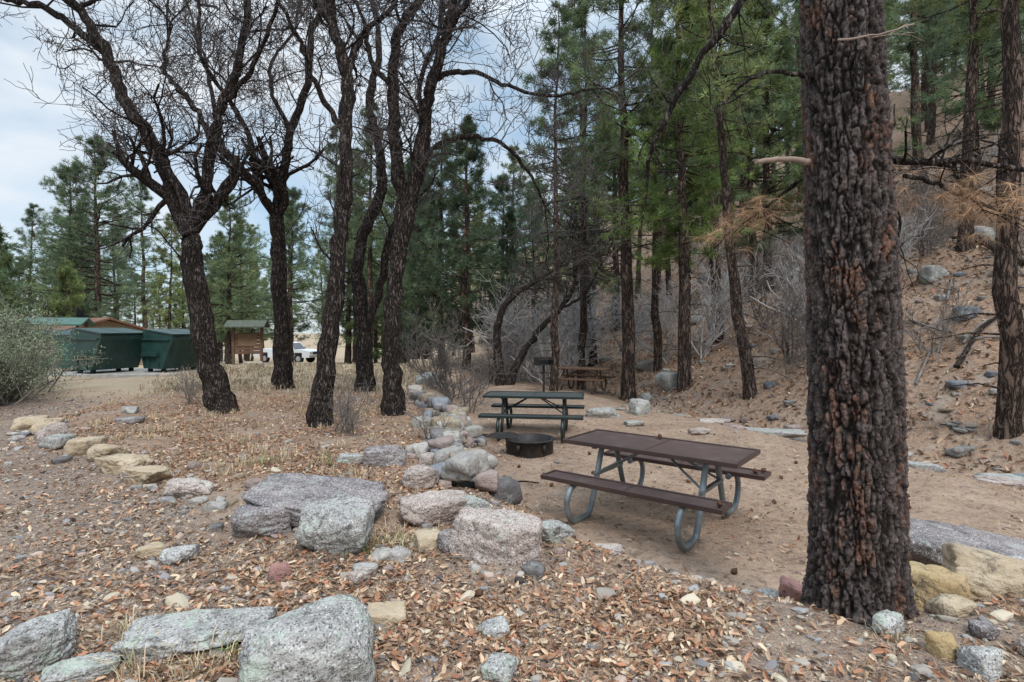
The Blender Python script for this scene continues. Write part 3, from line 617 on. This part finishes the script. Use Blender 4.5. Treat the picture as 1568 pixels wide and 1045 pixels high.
sp_=[(-2.6,6.3,1.0),(-2.9,6.6,.8),(-3.4,7.2,.9),(-2.1,7.0,.8),(-1.9,7.6,.6),(-4.3,7.6,.9),(-5.0,8.2,.8),(-3.9,8.8,.7),(-1.0,4.2,.9),(-.85,4.35,.8),(-1.1,2.75,.8),(-1.75,2.65,1.0),(-1.45,2.6,.9),(-2.0,2.95,.7),(-1.25,3.0,.6),(-.75,4.05,.7),(-1.5,5.6,.7),(1.95,2.9,.5)]
for i in range(100):
    sp_.append((rng.uniform(-8,-1.6),rng.uniform(5.6,13),rng.uniform(.4,.9)))
sp_=[s for s in sp_ if s[1]<5 or sd_isl(np.array([s[0]]),np.array([s[1]]))[0]>.1]
grass('dry_grass',sp_,(.48,.38,.24),.16,60,.003)
grass('green_grass',[(-2.0,6.2,.9),(-2.7,6.15,.8),(-1.05,4.05,.8),(-.8,4.2,.7),(-1.35,2.75,.8)],(.2,.23,.09),.13,60,.003)
sp2=[(rng.uniform(-.62,-.17)*y_,y_,rng.uniform(.8,1.5)) for y_ in rng.uniform(13,24,280)]
grass('tall_dry_grass',sp2,(.48,.38,.26),.15,30,.010,.25)
# ------------------------------------------------------------------ green-grey bush at left
g=Geo(); random.seed(4); tw=[]
for i in range(70):
    a=random.uniform(0,6.28); t=random.uniform(.2,1.1); grow((random.gauss(0,.4),random.gauss(0,.4),0),(math.cos(a)*t,math.sin(a)*t,.9),.02,random.uniform(.8,1.5),2,tw,.3,.3,(3,4),.55,.004)
tubes(g,tw,3,0); E=np.array([t[0][-1] for t in tw]+[t[0][3] for t in tw]); n=len(E); nb=10
C=np.repeat(E,nb,0)+rng.normal(0,.06,(n*nb,3)); 
inst(g,LT,LF_Q,LF_T,C,rotm(n*nb,1.2),rng.uniform(.03,.065,n*nb),np.repeat(np.array([(.21,.235,.15)])*rng.uniform(.5,1.4,(n,1)),nb,0),1)
me=g.mesh('bush',[m_twig,m_leaf],False)
for x,y,s in [(-11.5,12.0,1.1),(-13.0,13.2,1.25),(-13.6,14.6,1.25),(-10.6,11.3,.8)]: place('bush',me,(x,y,g1(x,y)),rng.uniform(0,6),sc=s)
# ------------------------------------------------------------------ picnic tables
def table(x,y,rz,top,edge,leg,sc=1):
    g=Geo(); L=1.83
    def slab(cy,w,z,t):
        box(g,0,cy,z-t/2-.002,L-.03,w-.03,t*.5,0)
        for s in (-1,1):
            box(g,0,cy+s*(w/2-.012),z-t/2,L,.024,t,1); box(g,s*(L/2-.012),cy,z-t/2,.024,w-.05,t,1)
        box(g,0,cy,z-t/2-.001,.03,w-.05,t*.55,1)
    slab(0,.76,.76,.045); slab(.66,.27,.46,.045); slab(-.66,.27,.46,.045)
    for fx in (-.56,.56):
        for s in (-1,1):
            p=[(fx,s*.50,.405),(fx,s*.66,.405),(fx,s*.78,.37),(fx,s*.85,.27),(fx,s*.83,.14),(fx,s*.74,.045),(fx,s*.62,.03),(fx,s*.50,.03),(fx,s*.42,.06),(fx,s*.35,.17),(fx,s*.24,.45),(fx,s*.15,.69)]
            S=smooth_path(p,5); tubes(g,[(S,np.full(len(S),.03))],12,2,cap=True)
        box(g,fx,0,.703,.05,.66,.03,2); box(g,fx,0,.42,.045,.60,.035,2)
        sgn=-1 if fx>0 else 1
        for s in(-1,1): tubes(g,[(np.array([(fx,s*.24,.43),(fx+sgn*.22,s*.16,.56),(fx+sgn*.46,s*.05,.70)]),np.full(3,.013))],8,2)
    box(g,0,0,.70,1.1,.04,.03,2)
    o=g.obj('picnic_table',[top,edge,leg],False,(x,y,g1(x,y)),rz,.006)
    o.scale=(sc,)*3; return o
table(1.50,5.87,R(-38),m_btop,m_bedge,m_steel)
table(.42,10.6,R(-8),m_gtop,m_gedge,m_gedge)
table(2.25,18.3,R(-25),m_wood,m_wood,m_wood)
g=Geo(); Vc,Fc=ico(2); pts=[(x_,y_,None) for x_,y_ in [(.1,6.6),(.5,7.2),(-.1,7.6),(1.1,7.7),(2.3,7.4),(3.0,6.5),(.0,5.9),(.55,5.1),(2.9,5.0),(3.6,7.6),(1.8,4.6),(-.2,6.9),(.6,4.4),(2.6,8.6),(1.2,8.8),(.1,8.1),(-.3,8.6),(3.1,9.3),(4.2,8.4),(1.0,3.3),(-.2,3.4),(4.4,6.4),(5.0,8.8),(2.1,9.9)]]
ca,sa=math.cos(R(-38)),math.sin(R(-38)); zt=g1(1.5,5.87)
for lx,ly,lz in [(.87,-.72,.46),(.86,.70,.46),(.8,.62,.46),(-.1,.3,.76)]: pts.append((1.5+lx*ca-ly*sa,5.87+lx*sa+ly*ca,zt+lz))
for x_,y_,z_ in pts:
    V=Vc*(1+.22*np.sin(Vc[:,2:3]*14)*np.cos(np.arctan2(Vc[:,1],Vc[:,0])*5)[:,None])*np.array([.026,.026,.036]); Rm=rotm(1,1.2)[0]
    g.add(V@Rm.T+[x_,y_,(g1(x_,y_) if z_ is None else z_)+.02],T=Fc,c=(.10,.05,.03))
g.obj('pine_cones',[m_col],False)
# fire ring
g=Geo(); n=48; a=np.linspace(0,2*np.pi,n,endpoint=False); prof=[(.37,0),(.37,.24),(.40,.242),(.40,.255),(.355,.255),(.355,.0)]
V=np.array([(r_*math.cos(t),r_*math.sin(t),z_-.02) for r_,z_ in prof for t in a]); Q=[(k*n+i,k*n+(i+1)%n,(k+1)*n+(i+1)%n,(k+1)*n+i) for k in range(len(prof)-1) for i in range(n)]; g.add(V,Q=Q)
g.add(np.vstack([np.stack([.355*np.cos(a),.355*np.sin(a),a*0+.06],1),[[0,0,.09]]]),T=[(i,(i+1)%n,n) for i in range(n)],m=1)
for i in range(9): yy=-.24+i*.06; hw=math.sqrt(max(.30**2-yy**2,.01)); tubes(g,[(np.array([(-.40-hw*.85,yy,.27+.01),(-.40+hw*.3,yy,.28),(-.4+hw*.75,yy,.29)]),np.full(3,.007))],6)
tubes(g,[(np.array([(-.38,-.28,.28),(-.38,0,.285),(-.38,.28,.28)]),np.full(3,.012)),(np.array([(-.66,-.1,.28),(-.78,0,.30),(-.66,.1,.28)]),np.full(3,.01))],8)
for t in (.5,1.6,2.7,4.1,5.2): box(g,.385*math.cos(t),.385*math.sin(t),.12,.02,.05,.12,0,rot=t)
g.obj('fire_ring',[m_black,simple('ash',(.12,.11,.1),1,0)],True,(.28,8.95,g1(.28,8.95)),.1)
g=Geo(); tubes(g,[(np.array([(0,0,-.1),(0,0,.4),(0,0,.8)]),np.full(3,.035))],10)
box(g,0,0,.82,.5,.38,.02); box(g,-.24,0,.93,.015,.38,.22); box(g,.24,0,.93,.015,.38,.22); box(g,0,.185,.93,.47,.012,.22)
for i in range(8): box(g,0,-.16+i*.045,1.0,.46,.01,.01)
tubes(g,[(np.array([(-.2,-.19,1.0),(-.2,-.3,1.0),(.0,-.34,1.0),(.2,-.3,1.0),(.2,-.19,1.0)]),np.full(5,.008))],6)
g.obj('pedestal_grill',[m_black],False,(.95,17.0,g1(.95,17)),.3)
# ------------------------------------------------------------------ dumpsters, pad, buildings, truck
m_dg=simple('dumpster_green',(.018,.052,.045),.45,.4,0,.25,3,(.03,.05,.04)); m_lid=simple('dumpster_lid',(.022,.05,.045),.5,.4,0,.2,3); m_teal=simple('dumpster_teal',(.055,.16,.145),.45,.5,0,.15,3)
m_conc=simple('concrete',(.36,.34,.31),.9,.2,0,.2,4,(.25,.22,.18)); m_rub=simple('rubber',(.02,.02,.02),.8,.2)
g=Geo(); prism(g,[(-1.3,-.3),(1.3,-.3),(1.3,.0),(-1.3,.0)],'x',-2.4,2.2,0); g.obj('concrete_pad',[m_conc],False,(-13.0,19.3,.48),.06,.02)
def dumpster(x,y,rz,body,lid,w=1.9,z=.48,s=1):
    g=Geo(); pr=[(-.48,.12),(.48,.12),(.60,.5),(.60,1.36),(.40,1.43),(-1.02,1.27),(-.98,1.10)]
    prism(g,pr,'x',-w/2,w/2,0)
    A=np.array([-1.05,1.272]);Bp=np.array([.41,1.436]); d=(Bp-A)/np.linalg.norm(Bp-A); nrm=np.array([-d[1],d[0]])
    for x0,x1 in ((-w/2-.04,-.02),(.02,w/2+.04)):
        P=[A+nrm*.005,Bp+nrm*.005,Bp+nrm*.04,A+nrm*.04]; prism(g,[tuple(p) for p in P],'x',x0,x1,1)
    for xx in np.linspace(-w/2+.15,w/2-.15,5): prism(g,[(-.50,.15),(-.46,.13),(-.96,1.09),(-1.0,1.11)],'x',xx-.03,xx+.03,0)
    for q in (-1,1):
        box(g,q*(w/2+.03),-.15,1.12,.05,1.45,.06,0); box(g,q*(w/2+.06),.05,.62,.12,.8,.15,0)
        box(g,q*(w/2+.02),.2,.35,.04,.06,.45,0); box(g,q*(w/2+.02),-.3,.4,.04,.06,.5,0)
        for yy in(-.34,.34): box(g,q*(w/2-.15),yy,.06,.08,.16,.12,2)
    tubes(g,[(np.array([(-w/2+.1,-1.04,1.2),(0,-1.07,1.19),(w/2-.1,-1.04,1.2)]),np.full(3,.015))],6,2)
    o=g.obj('dumpster',[body,lid,m_rub],False,(x,y,z),rz,.015); o.scale=(s,s,s); return o
dumpster(-13.5,18.9,R(66),m_dg,m_lid,1.5); dumpster(-11.6,19.4,R(66),m_dg,m_lid,1.4,.48,.97); dumpster(-15.5,19.6,R(10),m_teal,m_lid,1.7,.46,.97)
m_wall=simple('stucco',(.30,.22,.15),.9,.2); m_roofb=simple('brown_roof',(.17,.085,.055),.6,.4,0,.15,3); m_roofg=simple('green_roof',(.04,.10,.075),.5,.4,0,.15,3)
def restroom(name,x,y,rz,roof,z0,W=3.2,D=4.2,H=2.3):
    g=Geo(); box(g,0,0,H/2,W,D,H,0); e=.35
    for s in (-1,1): prism(g,[(s*(W/2+e),H-.12),(0,H+.48),(0,H+.56),(s*(W/2+e),H-.03)][::(1 if s>0 else -1)],'y',-D/2-e,D/2+e,1)
    prism(g,[(-W/2,H+.0),(W/2,H+.0),(0,H+.44)],'y',-D/2+.01,-D/2+.08,0)
    box(g,-.6,-D/2-.02,1.02,.92,.05,2.04,2); box(g,.8,-D/2-.02,1.5,.5,.05,.4,2)
    for s in(-1,1): tubes(g,[(np.array([(s*.7,D/2-.4,H),(s*.7,D/2-.4,H+.8),(s*.7,D/2-.4,H+1.3)]),np.array([.17,.17,.17]))],12,3,cap=True)
    return g.obj(name,[m_wall,roof,m_wood,m_rub],False,(x,y,z0),rz)
restroom('restroom_building',-20.8,27.5,R(62),m_roofb,-.45)
g=Geo()
for x0 in(-1.3,1.3):
    for y0 in(-.6,.6): box(g,x0,y0,1.0,.12,.12,2.0,0)
for s in(-1,1): prism(g,[(s*1.0,1.85),(0,2.12),(0,2.18),(s*1.0,1.91)][::(1 if s>0 else -1)],'x',-1.7,1.7,1)
box(g,0,.0,1.2,2.4,.06,.9,0); o=g.obj('trash_shelter',[m_wood,m_roofg],False,(-18.2,22.8,g1(-18.2,22.8)-.2),R(20)); o.scale=(.6,.8,1)
g=Geo()
for x0 in (-.75,.75): box(g,x0,0,1.0,.14,.14,2.2,0)
for i in range(6): box(g,0,-.0,.55+i*.2,1.36,.06,.18,0)
box(g,0,-.045,1.25,1.0,.02,.7,2)
for s in(-1,1): prism(g,[(s*.7,1.95),(0,2.3),(0,2.37),(s*.7,2.02)][::(1 if s>0 else -1)],'x',-1.05,1.05,1)
g.obj('information_kiosk',[m_wood,simple('shingles',(.10,.11,.085),.9,.2,0,.3,10),simple('notice_paper',(.16,.10,.06),.8,.2)],False,(-14.9,32,g1(-14.9,32)+.15),R(10),.01)
# pickup truck
m_wh=simple('white_paint',(.72,.74,.76),.3,.5,0,.03,1); m_gl=simple('tinted_glass',(.03,.04,.05),.1,.6); m_chr=simple('chrome',(.5,.5,.5),.25,.5,.8); m_lamp=simple('tail_lamp',(.3,.02,.02),.3,.5)
g=Geo()
for pr in ([(-2.7,.55),(-2.1,.55),(-2.0,1.16),(-2.7,1.16)],[(-2.0,.9),(-1.3,.9),(-1.3,1.16),(-2.0,1.16)],[(-1.3,.48),(1.2,.48),(1.2,1.16),(-1.3,1.16)],[(1.2,.9),(1.95,.9),(1.95,1.13),(1.2,1.16)],[(1.95,.5),(2.6,.5),(2.68,.75),(2.62,1.02),(1.95,1.13)]):
    prism(g,pr,'y',-.95,.95,0)
prism(g,[(-1.0,1.161),(1.15,1.161),(.55,1.74),(-.8,1.76)],'y',-.8,.8,0)
for s in(-1,1):
    yy=s*.801
    for pr in ([(-.85,1.2),(-.05,1.2),(-.05,1.66),(-.72,1.68)],[(.03,1.2),(.95,1.2),(.5,1.65),(.03,1.66)]): prism(g,pr,'y',min(yy,yy+s*.01),max(yy,yy+s*.01),1)
    for wx in(-1.65,1.58):
        a=np.linspace(0,2*np.pi,28,endpoint=False)
        for rr,y0,y1,mm in((.39,.7,.93,2),(.22,.93,.945,3)):
            V=[(wx+rr*math.cos(t),s*q,.39+rr*math.sin(t)) for q in(y0,y1) for t in a]; V+= [(wx,s*y1,.39)]
            g.add(V,Q=[(i,(i+1)%28,28+(i+1)%28,28+i) for i in range(28)],T=[(28+i,28+(i+1)%28,56) for i in range(28)],m=mm)
    box(g,.9,s*1.0,1.25,.12,.14,.14,2); box(g,-2.705,s*.82,.95,.03,.14,.3,4); box(g,2.66,s*.72,.88,.04,.3,.14,3); box(g,-.1,s*.955,.98,.12,.012,.03,2)
box(g,2.7,0,.6,.12,1.8,.16,3); box(g,-2.76,0,.6,.1,1.7,.14,3); box(g,2.675,0,.86,.03,1.0,.2,2)
prism(g,[(.62,1.66),(1.16,1.18),(1.175,1.19),(.64,1.68)],'y',-.7,.7,1); prism(g,[(-1.0,1.22),(-.82,1.68),(-.835,1.69),(-1.015,1.23)],'y',-.68,.68,1)
g.obj('pickup_truck',[m_wh,m_gl,m_rub,m_chr,m_lamp],False,(-18.9,48,g1(-18.9,48)-.03),R(-14),.03)
def stick(pts,r,mat,nm='fallen_branch'):
    P=smooth_path([(a,b,g1(a,b)+c) for a,b,c in pts],5); g=Geo(); tubes(g,[(P,np.linspace(r,r*.5,len(P)))],7,0,None,.2,cap=True); g.obj(nm,[mat])
stick([(-.15,7.2,.02),(.1,7.35,.04),(.35,7.3,.02)],.015,m_oak); stick([(-1.6,8.4,.3),(-1.35,7.8,.3),(-1.0,7.4,.2)],.012,m_twig)
stick([(12.5,14,.1),(14,17,.2),(15.5,20,.2)],.12,m_oak,'fallen_log'); stick([(9.5,20,.1),(12,20.6,.2),(14.5,21.5,.1)],.1,m_twig,'fallen_log'); stick([(9.0,11.5,.06),(10.2,12.2,.08),(11.4,12.3,.06)],.05,m_oak,'fallen_log')
stick([(3.0,2.8,.02),(2.75,2.65,.05),(2.5,2.6,.03)],.008,m_twig)
for i in range(26):
    y=rng.uniform(9,24); x=rng.uniform(.5,1.0)*y; a=rng.uniform(0,6.28); l=rng.uniform(.4,1.4)
    if hill_s(np.array([x]),np.array([y]))[0]>0: stick([(x,y,.05),(x+math.cos(a)*l/2,y+math.sin(a)*l/2,.1),(x+math.cos(a)*l,y+math.sin(a)*l,.06)],.03,m_twig)
for i in range(22):
    y=rng.uniform(2.6,8); x=rng.uniform(-.9,.1)*y; a=rng.uniform(0,6.28); l=rng.uniform(.12,.4)
    stick([(x,y,.012),(x+math.cos(a)*l/2,y+math.sin(a)*l/2,.025),(x+math.cos(a)*l,y+math.sin(a)*l,.015)],.005,m_twig)
# ------------------------------------------------------------------ world / sun / camera
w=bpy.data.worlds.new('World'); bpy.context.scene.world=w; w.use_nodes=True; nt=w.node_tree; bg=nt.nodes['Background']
sky=nt.nodes.new('ShaderNodeTexSky'); sky.sky_type='NISHITA'; sky.sun_disc=False; sky.sun_elevation=R(50); sky.sun_rotation=R(160); sky.air_density=1.0; sky.dust_density=.4
tc=nt.nodes.new('ShaderNodeTexCoord'); mp=nt.nodes.new('ShaderNodeMapping'); mp.inputs['Scale'].default_value=(1,1,2.0); mp.inputs['Location'].default_value=(.35,.2,0); nz=nt.nodes.new('ShaderNodeTexNoise'); nz.inputs['Scale'].default_value=2.3; nz.inputs['Detail'].default_value=6; nz.inputs['Roughness'].default_value=.55; nz.inputs['Distortion'].default_value=.3
rp=nt.nodes.new('ShaderNodeValToRGB'); rp.color_ramp.elements[0].position=.40; rp.color_ramp.elements[1].position=.62; rp.color_ramp.elements[0].color=(.0,.0,.0,1); rp.color_ramp.elements[1].color=(.95,.95,.95,1)
mb=nt.nodes.new('ShaderNodeMix'); mb.data_type='RGBA'; mb.inputs[0].default_value=.62; mb.inputs[7].default_value=(4.1,5.6,7.0,1)
mx=nt.nodes.new('ShaderNodeMix'); mx.data_type='RGBA'; mx.inputs[7].default_value=(6.6,7.1,7.6,1)
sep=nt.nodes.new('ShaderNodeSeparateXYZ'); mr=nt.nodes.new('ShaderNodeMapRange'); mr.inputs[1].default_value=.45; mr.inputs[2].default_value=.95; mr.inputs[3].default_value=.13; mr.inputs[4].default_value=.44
L_=nt.links.new; L_(tc.outputs['Generated'],mp.inputs[0]); L_(mp.outputs[0],nz.inputs['Vector']); L_(nz.outputs['Fac'],rp.inputs[0]); L_(rp.outputs[0],mx.inputs[0]); L_(sky.outputs[0],mb.inputs[6]); L_(mb.outputs[2],mx.inputs[6]); L_(mx.outputs[2],bg.inputs[0])
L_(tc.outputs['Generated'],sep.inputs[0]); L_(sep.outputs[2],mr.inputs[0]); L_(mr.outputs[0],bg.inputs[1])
sd=bpy.data.lights.new('sun','SUN'); sd.energy=2.2; sd.angle=R(14); sd.color=(1,.965,.92); so=bpy.data.objects.new('sun',sd); bpy.context.scene.collection.objects.link(so); so.rotation_euler=(R(40),0,R(20))
cam=bpy.data.cameras.new('camera'); cam.lens=19.97; cam.sensor_width=36; cam.shift_y=-.0143; cam.clip_end=3000; cam.clip_start=.05
co_=bpy.data.objects.new('camera',cam); bpy.context.scene.collection.objects.link(co_); co_.location=(0,0,2.0); co_.rotation_euler=(R(90),0,0); bpy.context.scene.camera=co_
sc=bpy.context.scene; sc.view_settings.view_transform='Standard'; sc.view_settings.look='None'; sc.view_settings.exposure=0
